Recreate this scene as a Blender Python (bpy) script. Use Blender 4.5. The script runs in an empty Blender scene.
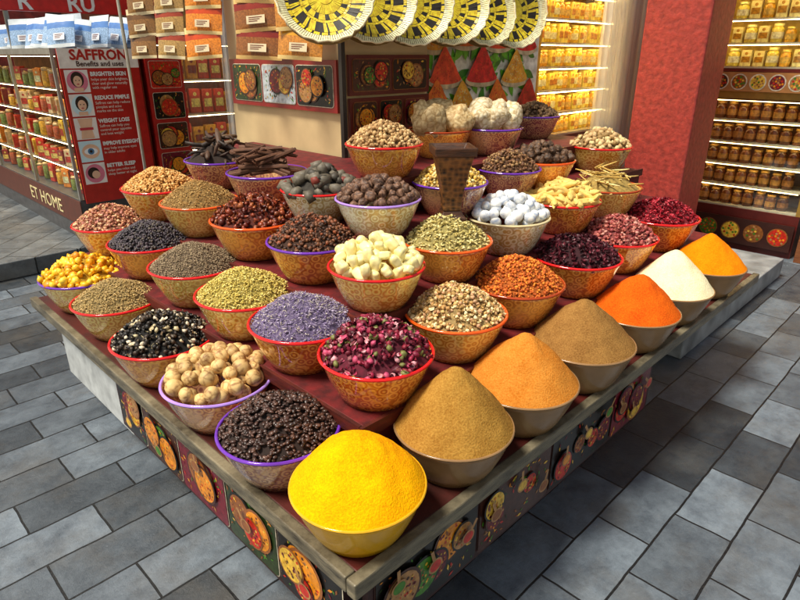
import bpy, bmesh, math, random
import numpy as np
from mathutils import Vector, Matrix, Euler, noise
random.seed(7); rng = np.random.default_rng(7)
SC = bpy.context.scene; COL = SC.collection
H = 1.42; F = 595.0; PITCH = math.radians(22.4)
S2 = math.sqrt(.5); OX, OY = -.088, .90
def P(v, u, z=0.0): return Vector((OX+(v-u)*S2, OY+(v+u)*S2, z))
def VU(p):
    a, b = p.x-OX, p.y-OY
    return (a+b)*S2, (b-a)*S2
def at(px, py, z):
    xp, yp = (px-400)/F, (py-300)/F
    d = Vector((xp, math.cos(PITCH)-yp*math.sin(PITCH), -(math.sin(PITCH)+yp*math.cos(PITCH))))
    t = (z-H)/d.z
    return Vector((0, 0, H))+d*t, t
# ------------------------------------------------------------------ materials
def lin(h):
    if not isinstance(h, str): return tuple(h)
    h = h.lstrip('#'); o = []
    for i in (0, 2, 4):
        c = int(h[i:i+2], 16)/255
        o.append(c/12.92 if c <= .04045 else ((c+.055)/1.055)**2.4)
    return tuple(o)
def newmat(name):
    m = bpy.data.materials.new(name); m.use_nodes = True
    nt = m.node_tree; b = nt.nodes['Principled BSDF']
    return m, nt, b
def N(nt, t, **k):
    n = nt.nodes.new(t)
    for a, v in k.items(): setattr(n, a, v)
    return n
def bump(nt, b, hsock, strength=.3, dist=.01):
    bp = N(nt, 'ShaderNodeBump'); bp.inputs['Strength'].default_value = strength; bp.inputs['Distance'].default_value = dist
    nt.links.new(hsock, bp.inputs['Height']); nt.links.new(bp.outputs[0], b.inputs['Normal'])
_mc = {}
def plain(c, rough=.5, metal=0, var=.18, nscale=18, bmp=.05):
    key = (str(c), rough, metal, var, nscale, bmp)
    if key in _mc: return _mc[key]
    m, nt, b = newmat('surface'); r, g, bl = lin(c)
    tc = N(nt, 'ShaderNodeTexCoord'); no = N(nt, 'ShaderNodeTexNoise'); no.inputs['Scale'].default_value = nscale; no.inputs['Detail'].default_value = 5
    nt.links.new(tc.outputs['Object'], no.inputs['Vector'])
    cr = N(nt, 'ShaderNodeValToRGB'); e = cr.color_ramp.elements
    e[0].position = .3; e[1].position = .7
    e[0].color = (r*(1-var), g*(1-var), bl*(1-var), 1); e[1].color = (min(1, r*(1+var)), min(1, g*(1+var)), min(1, bl*(1+var)), 1)
    nt.links.new(no.outputs['Fac'], cr.inputs[0]); nt.links.new(cr.outputs[0], b.inputs['Base Color'])
    b.inputs['Roughness'].default_value = rough; b.inputs['Metallic'].default_value = metal
    if bmp: bump(nt, b, no.outputs['Fac'], bmp, .01)
    _mc[key] = m; return m
def cracked(c, dark, scale=90, lo=.3, hi=.58, b_=.6):
    m, nt, b = newmat('cracked_shell'); tc = N(nt, 'ShaderNodeTexCoord')
    vo = N(nt, 'ShaderNodeTexVoronoi', feature='DISTANCE_TO_EDGE'); vo.inputs['Scale'].default_value = scale
    no = N(nt, 'ShaderNodeTexNoise'); no.inputs['Scale'].default_value = 60; no.inputs['Detail'].default_value = 6
    oi = N(nt, 'ShaderNodeObjectInfo')
    for q in (vo, no): nt.links.new(tc.outputs['Object'], q.inputs['Vector'])
    mu = N(nt, 'ShaderNodeMath', operation='MULTIPLY_ADD'); nt.links.new(no.outputs['Fac'], mu.inputs[0]); mu.inputs[1].default_value = .7; nt.links.new(vo.outputs['Distance'], mu.inputs[2])
    cr = N(nt, 'ShaderNodeValToRGB'); e = cr.color_ramp.elements; e[0].position = lo; e[1].position = hi
    e[0].color = (*lin(dark), 1); e[1].color = (*lin(c), 1); nt.links.new(mu.outputs[0], cr.inputs[0])
    mr = N(nt, 'ShaderNodeMapRange'); mr.inputs[3].default_value = .75; mr.inputs[4].default_value = 1.2; nt.links.new(oi.outputs['Random'], mr.inputs[0])
    mx = N(nt, 'ShaderNodeMix', data_type='RGBA', blend_type='MULTIPLY'); mx.inputs[0].default_value = 1
    nt.links.new(cr.outputs[0], mx.inputs[6]); nt.links.new(mr.outputs[0], mx.inputs[7]); nt.links.new(mx.outputs[2], b.inputs['Base Color'])
    b.inputs['Roughness'].default_value = .6; bump(nt, b, mu.outputs[0], b_, .006); return m
def island(pal, rough=.6, nscale=120, bmp=.2, var=.25):
    m, nt, b = newmat('grain')
    g = N(nt, 'ShaderNodeNewGeometry'); cr = N(nt, 'ShaderNodeValToRGB'); cr.color_ramp.interpolation = 'CONSTANT'
    els = cr.color_ramp.elements; n = len(pal)
    while len(els) < n: els.new(.5)
    for i, c in enumerate(pal):
        els[i].position = i/n; els[i].color = (*lin(c), 1)
    nt.links.new(g.outputs['Random Per Island'], cr.inputs[0])
    tc = N(nt, 'ShaderNodeTexCoord'); no = N(nt, 'ShaderNodeTexNoise'); no.inputs['Scale'].default_value = nscale; no.inputs['Detail'].default_value = 3
    nt.links.new(tc.outputs['Object'], no.inputs['Vector'])
    mr = N(nt, 'ShaderNodeMapRange'); mr.inputs[1].default_value = .3; mr.inputs[2].default_value = .7; mr.inputs[3].default_value = 1-var; mr.inputs[4].default_value = 1+var
    nt.links.new(no.outputs['Fac'], mr.inputs[0])
    mx = N(nt, 'ShaderNodeMix', data_type='RGBA', blend_type='MULTIPLY'); mx.inputs[0].default_value = 1
    nt.links.new(cr.outputs[0], mx.inputs[6]); nt.links.new(mr.outputs[0], mx.inputs[7]); nt.links.new(mx.outputs[2], b.inputs['Base Color'])
    b.inputs['Roughness'].default_value = rough
    if bmp: bump(nt, b, no.outputs['Fac'], bmp, .004)
    return m
def powder_mat(c1, c2):
    m, nt, b = newmat('powder'); tc = N(nt, 'ShaderNodeTexCoord')
    no = N(nt, 'ShaderNodeTexNoise'); no.inputs['Scale'].default_value = 14; no.inputs['Detail'].default_value = 10; no.inputs['Roughness'].default_value = .75
    n2 = N(nt, 'ShaderNodeTexNoise'); n2.inputs['Scale'].default_value = 230; n2.inputs['Detail'].default_value = 4
    for q in (no, n2): nt.links.new(tc.outputs['Object'], q.inputs['Vector'])
    ad = N(nt, 'ShaderNodeMath', operation='ADD'); nt.links.new(no.outputs['Fac'], ad.inputs[0]); nt.links.new(n2.outputs['Fac'], ad.inputs[1])
    hf = N(nt, 'ShaderNodeMath', operation='MULTIPLY'); nt.links.new(ad.outputs[0], hf.inputs[0]); hf.inputs[1].default_value = .5
    cr = N(nt, 'ShaderNodeValToRGB'); e = cr.color_ramp.elements; e[0].position = .36; e[1].position = .62
    e[0].color = (*lin(c1), 1); e[1].color = (*lin(c2), 1)
    nt.links.new(hf.outputs[0], cr.inputs[0]); nt.links.new(cr.outputs[0], b.inputs['Base Color'])
    b.inputs['Roughness'].default_value = .95; b.inputs['Specular IOR Level'].default_value = .1
    bump(nt, b, hf.outputs[0], .5, .010); return m
def bowl_mat(c1, c2, seed=0.0):
    m, nt, b = newmat('patterned_plastic'); tc = N(nt, 'ShaderNodeTexCoord')
    mp = N(nt, 'ShaderNodeMapping'); mp.inputs['Location'].default_value = (seed, seed*.7, 0); nt.links.new(tc.outputs['Object'], mp.inputs[0])
    vo = N(nt, 'ShaderNodeTexVoronoi', feature='F1'); vo.inputs['Scale'].default_value = 42; vo.inputs['Randomness'].default_value = .6
    nt.links.new(mp.outputs[0], vo.inputs['Vector'])
    sn = N(nt, 'ShaderNodeMath', operation='MULTIPLY'); nt.links.new(vo.outputs['Distance'], sn.inputs[0]); sn.inputs[1].default_value = 17
    si = N(nt, 'ShaderNodeMath', operation='SINE'); nt.links.new(sn.outputs[0], si.inputs[0])
    no = N(nt, 'ShaderNodeTexNoise'); no.inputs['Scale'].default_value = 7; no.inputs['Detail'].default_value = 2; nt.links.new(mp.outputs[0], no.inputs['Vector'])
    mu = N(nt, 'ShaderNodeMath', operation='MULTIPLY_ADD'); nt.links.new(si.outputs[0], mu.inputs[0]); mu.inputs[1].default_value = .17; nt.links.new(no.outputs['Fac'], mu.inputs[2])
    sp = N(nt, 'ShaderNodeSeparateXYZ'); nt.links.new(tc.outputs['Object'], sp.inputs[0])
    cr = N(nt, 'ShaderNodeValToRGB'); e = cr.color_ramp.elements; e[0].position = .25; e[1].position = .72
    e[0].color = (*lin(c1), 1); e[1].color = (*lin(c2), 1)
    nt.links.new(mu.outputs[0], cr.inputs[0])
    mr = N(nt, 'ShaderNodeMapRange'); mr.inputs[1].default_value = 0; mr.inputs[2].default_value = .11; mr.inputs[3].default_value = .75; mr.inputs[4].default_value = 1.3; nt.links.new(sp.outputs['Z'], mr.inputs[0])  # translucent glow painted into the colour, bright near the rim, darker at the base
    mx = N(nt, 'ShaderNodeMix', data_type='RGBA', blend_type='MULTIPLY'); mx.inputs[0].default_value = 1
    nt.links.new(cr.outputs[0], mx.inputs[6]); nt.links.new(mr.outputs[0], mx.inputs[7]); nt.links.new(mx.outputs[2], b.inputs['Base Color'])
    b.inputs['Roughness'].default_value = .08; b.inputs['Coat Weight'].default_value = 1.0; b.inputs['Coat Roughness'].default_value = .02
    b.inputs['Subsurface Weight'].default_value = .35; b.inputs['Subsurface Radius'].default_value = (1, .5, .2); b.inputs['Subsurface Scale'].default_value = .03
    return m
def wood_mat(c1, c2, scale=6, rough=.55, carve=0):
    m, nt, b = newmat('wood'); tc = N(nt, 'ShaderNodeTexCoord'); mp = N(nt, 'ShaderNodeMapping'); mp.inputs['Scale'].default_value = (1, 1, 6)
    no = N(nt, 'ShaderNodeTexNoise'); no.inputs['Scale'].default_value = scale; no.inputs['Detail'].default_value = 8; no.inputs['Roughness'].default_value = .7
    nt.links.new(tc.outputs['Object'], mp.inputs[0]); nt.links.new(mp.outputs[0], no.inputs['Vector'])
    cr = N(nt, 'ShaderNodeValToRGB'); e = cr.color_ramp.elements; e[0].position = .32; e[1].position = .68
    e[0].color = (*lin(c1), 1); e[1].color = (*lin(c2), 1)
    h = no.outputs['Fac']
    if carve:
        vo = N(nt, 'ShaderNodeTexVoronoi'); vo.inputs['Scale'].default_value = carve; vo.inputs['Randomness'].default_value = .6; nt.links.new(tc.outputs['Object'], vo.inputs['Vector'])
        mm = N(nt, 'ShaderNodeMath', operation='MULTIPLY_ADD'); nt.links.new(vo.outputs['Distance'], mm.inputs[0]); mm.inputs[1].default_value = .5
        hm = N(nt, 'ShaderNodeMath', operation='MULTIPLY'); nt.links.new(h, hm.inputs[0]); hm.inputs[1].default_value = .55; nt.links.new(hm.outputs[0], mm.inputs[2]); h = mm.outputs[0]
    nt.links.new(h, cr.inputs[0]); nt.links.new(cr.outputs[0], b.inputs['Base Color']); b.inputs['Roughness'].default_value = rough
    bump(nt, b, h, .4, .01); return m
def tile_mat(c1, c2, c3, bw, rh, mort='#101112', rough=.3):
    m, nt, b = newmat('slate_tiles'); tc = N(nt, 'ShaderNodeTexCoord'); mp = N(nt, 'ShaderNodeMapping')
    mp.inputs['Rotation'].default_value = (0, 0, math.radians(-45)); mp.inputs['Location'].default_value = (.13, .07, 0)
    nt.links.new(tc.outputs['Object'], mp.inputs[0])
    br = N(nt, 'ShaderNodeTexBrick'); br.offset = .43; br.inputs['Scale'].default_value = 1; br.inputs['Brick Width'].default_value = bw; br.inputs['Row Height'].default_value = rh
    br.inputs['Mortar Size'].default_value = .0038; br.inputs['Mortar Smooth'].default_value = .3; br.inputs['Bias'].default_value = -.05
    br.inputs['Color1'].default_value = (*lin(c1), 1); br.inputs['Color2'].default_value = (*lin(c2), 1); br.inputs['Mortar'].default_value = (*lin(mort), 1)
    nw = N(nt, 'ShaderNodeTexNoise'); nw.inputs['Scale'].default_value = 9; nw.inputs['Detail'].default_value = 4
    nt.links.new(mp.outputs[0], nw.inputs['Vector'])
    va = N(nt, 'ShaderNodeVectorMath', operation='SCALE'); va.inputs['Scale'].default_value = .010; nt.links.new(nw.outputs['Color'], va.inputs[0])
    vb = N(nt, 'ShaderNodeVectorMath', operation='ADD'); nt.links.new(mp.outputs[0], vb.inputs[0]); nt.links.new(va.outputs[0], vb.inputs[1]); nt.links.new(vb.outputs[0], br.inputs['Vector'])
    no = N(nt, 'ShaderNodeTexNoise'); no.inputs['Scale'].default_value = 7; no.inputs['Detail'].default_value = 12; no.inputs['Roughness'].default_value = .78
    nt.links.new(mp.outputs[0], no.inputs['Vector'])
    cr = N(nt, 'ShaderNodeValToRGB'); e = cr.color_ramp.elements; e[0].position = .3; e[1].position = .72; e[0].color = (.36, .38, .41, 1); e[1].color = (1.6, 1.56, 1.5, 1)
    nt.links.new(no.outputs['Fac'], cr.inputs[0])
    mx = N(nt, 'ShaderNodeMix', data_type='RGBA', blend_type='MULTIPLY'); mx.inputs[0].default_value = 1
    nt.links.new(br.outputs['Color'], mx.inputs[6]); nt.links.new(cr.outputs[0], mx.inputs[7])
    n3 = N(nt, 'ShaderNodeTexNoise'); n3.inputs['Scale'].default_value = 2.4; n3.inputs['Detail'].default_value = 7; n3.inputs['Roughness'].default_value = .7
    nt.links.new(mp.outputs[0], n3.inputs['Vector'])
    c3r = N(nt, 'ShaderNodeMapRange'); c3r.inputs[1].default_value = .48; c3r.inputs[2].default_value = .68; c3r.inputs[4].default_value = .45; nt.links.new(n3.outputs['Fac'], c3r.inputs[0])
    m2 = N(nt, 'ShaderNodeMix', data_type='RGBA'); nt.links.new(c3r.outputs[0], m2.inputs[0]); nt.links.new(mx.outputs[2], m2.inputs[6]); m2.inputs[7].default_value = (*lin(c3), 1)
    m3 = N(nt, 'ShaderNodeMix', data_type='RGBA'); nt.links.new(br.outputs['Fac'], m3.inputs[0]); nt.links.new(m2.outputs[2], m3.inputs[6]); m3.inputs[7].default_value = (*lin(mort), 1)
    nt.links.new(m3.outputs[2], b.inputs['Base Color'])
    rr = N(nt, 'ShaderNodeMapRange'); rr.inputs[3].default_value = rough-.14; rr.inputs[4].default_value = rough+.28; nt.links.new(no.outputs['Fac'], rr.inputs[0]); nt.links.new(rr.outputs[0], b.inputs['Roughness'])
    inv = N(nt, 'ShaderNodeMath', operation='SUBTRACT'); inv.inputs[0].default_value = 1; nt.links.new(br.outputs['Fac'], inv.inputs[1])
    sm = N(nt, 'ShaderNodeMath', operation='MULTIPLY_ADD'); nt.links.new(no.outputs['Fac'], sm.inputs[0]); sm.inputs[1].default_value = 1.5; nt.links.new(inv.outputs[0], sm.inputs[2])
    bump(nt, b, sm.outputs[0], .65, .01); return m
def glass_mat():
    m, nt, b = newmat('glass_pane'); out = nt.nodes['Material Output']; nt.nodes.remove(b)
    t = N(nt, 'ShaderNodeBsdfTransparent'); t.inputs[0].default_value = (.94, .97, .96, 1); g = N(nt, 'ShaderNodeBsdfGlossy'); g.inputs['Roughness'].default_value = .03
    mx = N(nt, 'ShaderNodeMixShader'); mx.inputs[0].default_value = .12; nt.links.new(t.outputs[0], mx.inputs[1]); nt.links.new(g.outputs[0], mx.inputs[2]); nt.links.new(mx.outputs[0], out.inputs[0]); return m
GLASS = glass_mat()
_lm = {}
def lamp_mat(c, s):
    if (c, s) in _lm: return _lm[(c, s)]
    m, nt, b = newmat('lamp'); b.inputs['Base Color'].default_value = (*lin(c), 1); b.inputs['Emission Color'].default_value = (*lin(c), 1); b.inputs['Emission Strength'].default_value = s; _lm[(c, s)] = m; return m
# ------------------------------------------------------------------ mesh helpers
class MB:
    def __init__(s): s.v = []; s.f = []; s.m = []
    def add(s, vs, fs, mi=0):
        o = len(s.v); s.v += [tuple(q) for q in vs]
        for f in fs: s.f.append(tuple(i+o for i in f)); s.m.append(mi)
        return s
    def box(s, x0, x1, y0, y1, z0, z1, mi=0):
        return s.add([(x0,y0,z0),(x1,y0,z0),(x1,y1,z0),(x0,y1,z0),(x0,y0,z1),(x1,y0,z1),(x1,y1,z1),(x0,y1,z1)],
              [(3,2,1,0),(4,5,6,7),(0,1,5,4),(1,2,6,5),(2,3,7,6),(3,0,4,7)], mi)
    def poly(s, pts, y, mi=0): return s.add([(x, y, z) for x, z in pts], [tuple(range(len(pts)))], mi)
    def rect(s, x0, x1, z0, z1, y, mi=0): return s.poly([(x0,z0),(x1,z0),(x1,z1),(x0,z1)], y, mi)
    def disc(s, cx, cz, r, y, mi=0, n=18, rz=None):
        rz = r if rz is None else rz
        return s.poly([(cx+r*math.cos(2*math.pi*i/n), cz+rz*math.sin(2*math.pi*i/n)) for i in range(n)], y, mi)
    def rrect(s, x0, x1, z0, z1, r, y, mi=0):
        pts = []
        for cx, cz, a0 in ((x1-r, z1-r, 0), (x0+r, z1-r, 90), (x0+r, z0+r, 180), (x1-r, z0+r, 270)):
            for k in range(5):
                a = math.radians(a0+k*22.5); pts.append((cx+r*math.cos(a), cz+r*math.sin(a)))
        return s.poly(pts, y, mi)
    def lathe(s, prof, n=32, mi=0, c=(0,0,0), ph=0.0):
        vs = []
        for r, z in prof:
            for i in range(n):
                a = 2*math.pi*i/n+ph; vs.append((c[0]+r*math.cos(a), c[1]+r*math.sin(a), c[2]+z))
        fs = []
        for k in range(len(prof)-1):
            for i in range(n):
                j = (i+1) % n; fs.append((k*n+i, k*n+j, (k+1)*n+j, (k+1)*n+i))
        s.add(vs, fs, mi)
        if prof[0][0] > 1e-5: s.f.append(tuple(len(s.v)-len(vs)+i for i in reversed(range(n)))); s.m.append(mi)
        return s
    def cap(s, r, z, n, mi=0, c=(0,0,0), ph=0.0):
        return s.add([(c[0]+r*math.cos(2*math.pi*i/n+ph), c[1]+r*math.sin(2*math.pi*i/n+ph), c[2]+z) for i in range(n)], [tuple(range(n))], mi)
    def tube(s, pts, r, n=6, mi=0):
        pts = [Vector(p) for p in pts]; vs = []
        for i, p in enumerate(pts):
            d = (pts[min(i+1, len(pts)-1)]-pts[max(i-1, 0)]).normalized()
            a = d.orthogonal().normalized(); b = d.cross(a)
            for k in range(n):
                t = 2*math.pi*k/n; vs.append(p+a*(r*math.cos(t))+b*(r*math.sin(t)))
        fs = []
        for i in range(len(pts)-1):
            for k in range(n):
                j = (k+1) % n; fs.append((i*n+k, i*n+j, (i+1)*n+j, (i+1)*n+k))
        fs.append(tuple(reversed(range(n)))); fs.append(tuple((len(pts)-1)*n+k for k in range(n)))
        return s.add(vs, fs, mi)
    def mesh(s, name, mats, smooth=False):
        me = bpy.data.meshes.new(name); me.from_pydata(s.v, [], s.f)
        if not isinstance(mats, (list, tuple)): mats = [mats]
        for m in mats: me.materials.append(m)
        me.polygons.foreach_set('material_index', s.m)
        if smooth: me.polygons.foreach_set('use_smooth', [True]*len(s.f))
        me.update(); return me
    def build(s, name, mats, parent=None, smooth=False, bevel=0, loc=None):
        o = bpy.data.objects.new(name, s.mesh(name, mats, smooth)); COL.objects.link(o); o.parent = parent
        if loc is not None: o.location = loc
        if bevel:
            md = o.modifiers.new('Bevel', 'BEVEL'); md.width = bevel; md.segments = 2; md.limit_method = 'ANGLE'
        return o
def tag(o, label=None, cat=None, group=None, kind=None):
    if label: o['label'] = label
    if cat: o['category'] = cat
    if group: o['group'] = group
    if kind: o['kind'] = kind
    return o
def empty(name, loc, rz=0.0):
    o = bpy.data.objects.new(name, None); COL.objects.link(o); o.location = loc; o.rotation_euler = (0, 0, rz); o.empty_display_size = .05; return o
RZ = {'R': math.radians(45), 'L': math.radians(-45)}
def root(name, v, u, z, face, label, cat, group=None):
    return tag(empty(name, P(v, u, z), RZ[face]), label, cat, group)
def dup(o, parent=None):
    c = o.copy(); COL.objects.link(c)
    if parent: c.parent = parent
    for ch in list(o.children): dup(ch, c)
    return c
def text(body, size, mat, parent, x, y, z, name='lettering', align='LEFT', bold=0.0, sx=1.0):
    cu = bpy.data.curves.new('t', 'FONT'); cu.body = body; cu.size = size; cu.align_x = align; cu.extrude = .0006; cu.offset = bold; cu.resolution_u = 2
    t = bpy.data.objects.new('t', cu); COL.objects.link(t)
    dg = bpy.context.evaluated_depsgraph_get(); me = bpy.data.meshes.new_from_object(t.evaluated_get(dg))
    bpy.data.objects.remove(t); me.materials.clear(); me.materials.append(mat)
    o = bpy.data.objects.new(name, me); COL.objects.link(o); o.parent = parent; o.location = (x, y, z); o.rotation_euler = (math.pi/2, 0, 0); o.scale = (sx, 1, 1); return o
def mesh_np(name, V, Fa, mat, smooth=True):
    me = bpy.data.meshes.new(name); n, k = Fa.shape
    me.vertices.add(len(V)); me.vertices.foreach_set('co', np.ascontiguousarray(V, dtype=np.float32).ravel())
    me.loops.add(n*k); me.loops.foreach_set('vertex_index', np.ascontiguousarray(Fa, dtype=np.int32).ravel())
    me.polygons.add(n); me.polygons.foreach_set('loop_start', np.arange(0, n*k, k, dtype=np.int32))
    me.update(calc_edges=True); me.validate()
    if smooth: me.polygons.foreach_set('use_smooth', np.ones(len(me.polygons), dtype=bool))
    for m in (mat if isinstance(mat, list) else [mat]): me.materials.append(m)
    return me
def ico(sub):
    bm = bmesh.new(); bmesh.ops.create_icosphere(bm, subdivisions=sub, radius=.5)
    V = np.array([v.co[:] for v in bm.verts]); Fa = np.array([[v.index for v in f.verts] for f in bm.faces]); bm.free(); return V, Fa
def rotm(yaw, tilt, roll):
    cy, sy = np.cos(yaw), np.sin(yaw); ct, st = np.cos(tilt), np.sin(tilt); cr, sr = np.cos(roll), np.sin(roll); z = np.zeros_like(yaw); o = z+1
    A = np.stack([cy,-sy,z, sy,cy,z, z,z,o], 1).reshape(-1,3,3); B = np.stack([o,z,z, z,ct,-st, z,st,ct], 1).reshape(-1,3,3); D = np.stack([cr,z,sr, z,o,z, -sr,z,cr], 1).reshape(-1,3,3)
    return A@B@D
I1, I2 = ico(1), ico(2)
def sh_seed(a, b, c, I=I1): return [(I[0]*np.array([a,b,c]), I[1])]
def sh_chunk(k=3, amp=.25, sub=1):
    out = []
    for _ in range(k):
        V, Fa = (I1 if sub == 1 else I2); V = V*(1+rng.uniform(-amp, amp, (len(V),1)))*rng.uniform(.7, 1.15, 3); out.append((V, Fa))
    return out
def sh_petal(k=3, w=.7, cup=.35):
    out = []
    for _ in range(k):
        g = np.linspace(-.5, .5, 4); V = []
        for i, a in enumerate(g):
            ww = w*(.35, 1, .9, .3)[i]
            for b in (-.5, -.17, .17, .5): V.append((a, b*ww+rng.uniform(-.05,.05), cup*(b*b*4*.5+a*a*1.2)+rng.uniform(-.07,.07)))
        Fa = []
        for i in range(3):
            for j in range(3):
                p = i*4+j; Fa += [(p,p+4,p+5),(p,p+5,p+1)]
        out.append((np.array(V), np.array(Fa)))
    return out
def sh_stick(k=3, r=.06, bend=.08, n=5):
    out = []
    for _ in range(k):
        V = []; bd = rng.uniform(-bend, bend, 2)
        xs = np.linspace(-.5, .5, 4)
        for i, x in enumerate(xs):
            rr = r*(.75, 1.05, 1, .6)[i]*rng.uniform(.85,1.15)
            for q in range(n):
                a = 2*math.pi*q/n; V.append((x, rr*math.cos(a)+bd[0]*(x*x*4), rr*math.sin(a)+bd[1]*(x*x*4)))
        Fa = []
        for i in range(3):
            for q in range(n):
                j = (q+1) % n; Fa += [(i*n+q, (i+1)*n+q, (i+1)*n+j), (i*n+q, (i+1)*n+j, i*n+j)]
        for q in range(1, n-1): Fa += [(0, q, q+1), (3*n, 3*n+q+1, 3*n+q)]
        out.append((np.array(V), np.array(Fa)))
    return out
def dome(t, hh, pw): return hh*(1-np.clip(t,0,1)**pw)
def heap_mesh(R, hh, shapes, size, cover, tilt, pal, rough=.55, pw=1.7, lift=.3, szv=.3, bmp=.2):
    Vs, Fs, off = [], [], 0
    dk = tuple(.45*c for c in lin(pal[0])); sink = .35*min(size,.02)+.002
    nr, na = 10, 40; V = [(0,0,hh-sink)]
    for i in range(1, nr+1):
        t = i/nr
        for j in range(na):
            a = 2*math.pi*j/na; V.append((R*t*math.cos(a), R*t*math.sin(a), float(dome(t, hh, pw))-sink+rng.uniform(-.002,.002)))
    Fa = [(0, 1+j, 1+(j+1) % na) for j in range(na)]
    for i in range(nr-1):
        for j in range(na):
            p, q = 1+i*na+j, 1+i*na+(j+1) % na; Fa += [(p, p+na, q+na), (p, q+na, q)]
    Vs.append(np.array(V)); Fs.append(np.array(Fa)); off = len(V); ncore = len(Fa)
    n = int(1.35*cover*math.pi*R*R/(size*size)); per = max(1, n//len(shapes))
    for BV, BF in shapes:
        r = R*(.98 if size < .05 else .8)*np.sqrt(rng.uniform(0, 1, per)); a = rng.uniform(0, 2*math.pi, per); s = size*rng.uniform(1-szv, 1+szv, per)
        lump = np.array([noise.noise(Vector((float(x)*22, float(y)*22, R*50))) for x, y in zip(r*np.cos(a), r*np.sin(a))])*.006
        pos = np.stack([r*np.cos(a), r*np.sin(a), dome(r/R, hh, pw)+lump+size*rng.uniform(-.25, lift, per)], 1)
        M = rotm(rng.uniform(0, 2*math.pi, per), rng.normal(0, tilt, per), rng.normal(0, tilt, per))
        W = np.einsum('nij,kj->nki', M, BV)*s[:,None,None]+pos[:,None,:]
        k = len(BV); Vs.append(W.reshape(-1,3)); Fs.append((BF[None]+(np.arange(per)*k)[:,None,None]).reshape(-1,3)+off); off += per*k
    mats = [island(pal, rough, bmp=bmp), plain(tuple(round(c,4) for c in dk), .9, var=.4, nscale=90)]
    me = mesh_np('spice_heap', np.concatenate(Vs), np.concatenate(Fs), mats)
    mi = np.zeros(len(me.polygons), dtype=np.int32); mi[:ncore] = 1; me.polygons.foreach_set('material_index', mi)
    return me
def powder_mesh(R, hh, kind, mat, seed):
    nr, na = 44, 96; V = []; Fa = []
    sx, sy = random.uniform(-.06,.06), random.uniform(-.06,.06)
    for i in range(nr+1):
        t = i/nr
        for j in range(na):
            a = 2*math.pi*j/na
            if kind == 'cone':
                z = hh*(1.0-math.sqrt(t*t+.0035))/(1-.059)+.09*hh*math.sin(math.pi*t)
                z = max(z, 0)
            else: z = hh*(1-t**1.9)
            x, y = R*t*math.cos(a)+R*sx*(1-t), R*t*math.sin(a)+R*sy*(1-t)
            nn = noise.noise(Vector((x*17+seed, y*17, z*9)))*.0065+noise.noise(Vector((x*60+seed, y*60, z*30)))*.0022+noise.noise(Vector((x*170+seed, y*170, z*90)))*.001
            V.append((x, y, z+nn*min(1, (1-t)*6)))
    for i in range(nr):
        for j in range(na):
            p, q = i*na+j, i*na+(j+1) % na; Fa.append((p, p+na, q+na, q))
    return mesh_np('powder_heap', np.array(V), np.array(Fa), mat)
# ------------------------------------------------------------------ ground and platforms
g = MB(); g.add([(-40,-20,0),(40,-20,0),(40,50,0),(-40,50,0)], [(0,1,2,3)])
tag(g.build('pavement', tile_mat('#6f7a85', '#242a30', '#5e574c', .34, .178)), kind='structure')
def plat(name, v0, v1, u0, u1, h, mat):
    m = MB(); m.box(v0, v1, u0, u1, .0, h); o = m.build(name, mat, bevel=.006); o.location = P(0,0,.002); o.rotation_euler = (0,0,RZ['R']); return tag(o, kind='structure')
plat('shop_step', 2.3, 4.02, .18, 4.0, .13, plain('#85898c', .4, var=.45, nscale=9, bmp=.15))
plat('raised_pavement', -4, 12, 3.87, 14, .12, tile_mat('#6c7276', '#434a50', '#665f56', .42, .21))
# ------------------------------------------------------------------ display stand
ST = [0, .2, .4, .6, .8]; SURF = [.455, .61, .75, .88, 1.01]
st = tag(empty('display_stand', P(0,0,0), RZ['R']), 'stepped corner spice stand with red cloth tiers and picture skirts on the slate pavement', 'display stand')
VE, UE = 2.5, 2.08
red_cloth = plain('#5e0f10', .7, var=.5, nscale=30, bmp=.25)
def lprism(s, ve, ue, z0, z1, cv=1.10, cu=1.31):
    pts = [(s,s),(ve,s),(ve,cu),(cv,cu),(cv,ue),(s,ue)]; n = 6; m = MB()
    m.add([(x,y,z0) for x,y in pts]+[(x,y,z1) for x,y in pts], [tuple(reversed(range(n))), tuple(range(n,2*n))]+[(i,(i+1)%n,(i+1)%n+n,i+n) for i in range(n)]); return m
for k in range(5):
    z0 = .424 if k == 0 else SURF[k-1]
    lprism(ST[k], VE-.012*k, UE-.012*k, z0, SURF[k]).build('tier', red_cloth if k else wood_mat('#34160e', '#5c1711', 5), st, bevel=.004)
edge = wood_mat('#2a251c', '#8a8068', 7, .3)
MB().box(-.03, VE, -.03, -.002, .420, .463).build('edge_board', edge, st, bevel=.004)
MB().box(-.03, -.002, .0, UE, .420, .463).build('edge_board', edge, st, bevel=.004)
nm = wood_mat('#36110d', '#6c2416', 5)
for k in range(1, 5):
    MB().box(ST[k]-.012, VE-.012*k, ST[k]-.012, ST[k]-.002, SURF[k]-.03, SURF[k]+.004).build('tier_nosing', nm, st)
    MB().box(ST[k]-.012, ST[k]-.002, ST[k], UE-.012*k, SURF[k]-.03, SURF[k]+.004).build('tier_nosing', nm, st)
pics = [plain(c, .3, var=.35, nscale=60, bmp=0) for c in ('#16110f','#43241a','#c02a1a','#d8861c','#deb23c','#447a24','#d8ccb4','#8a5226','#6a1224','#a87a48','#28381a','#b4bcc0')]
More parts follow.
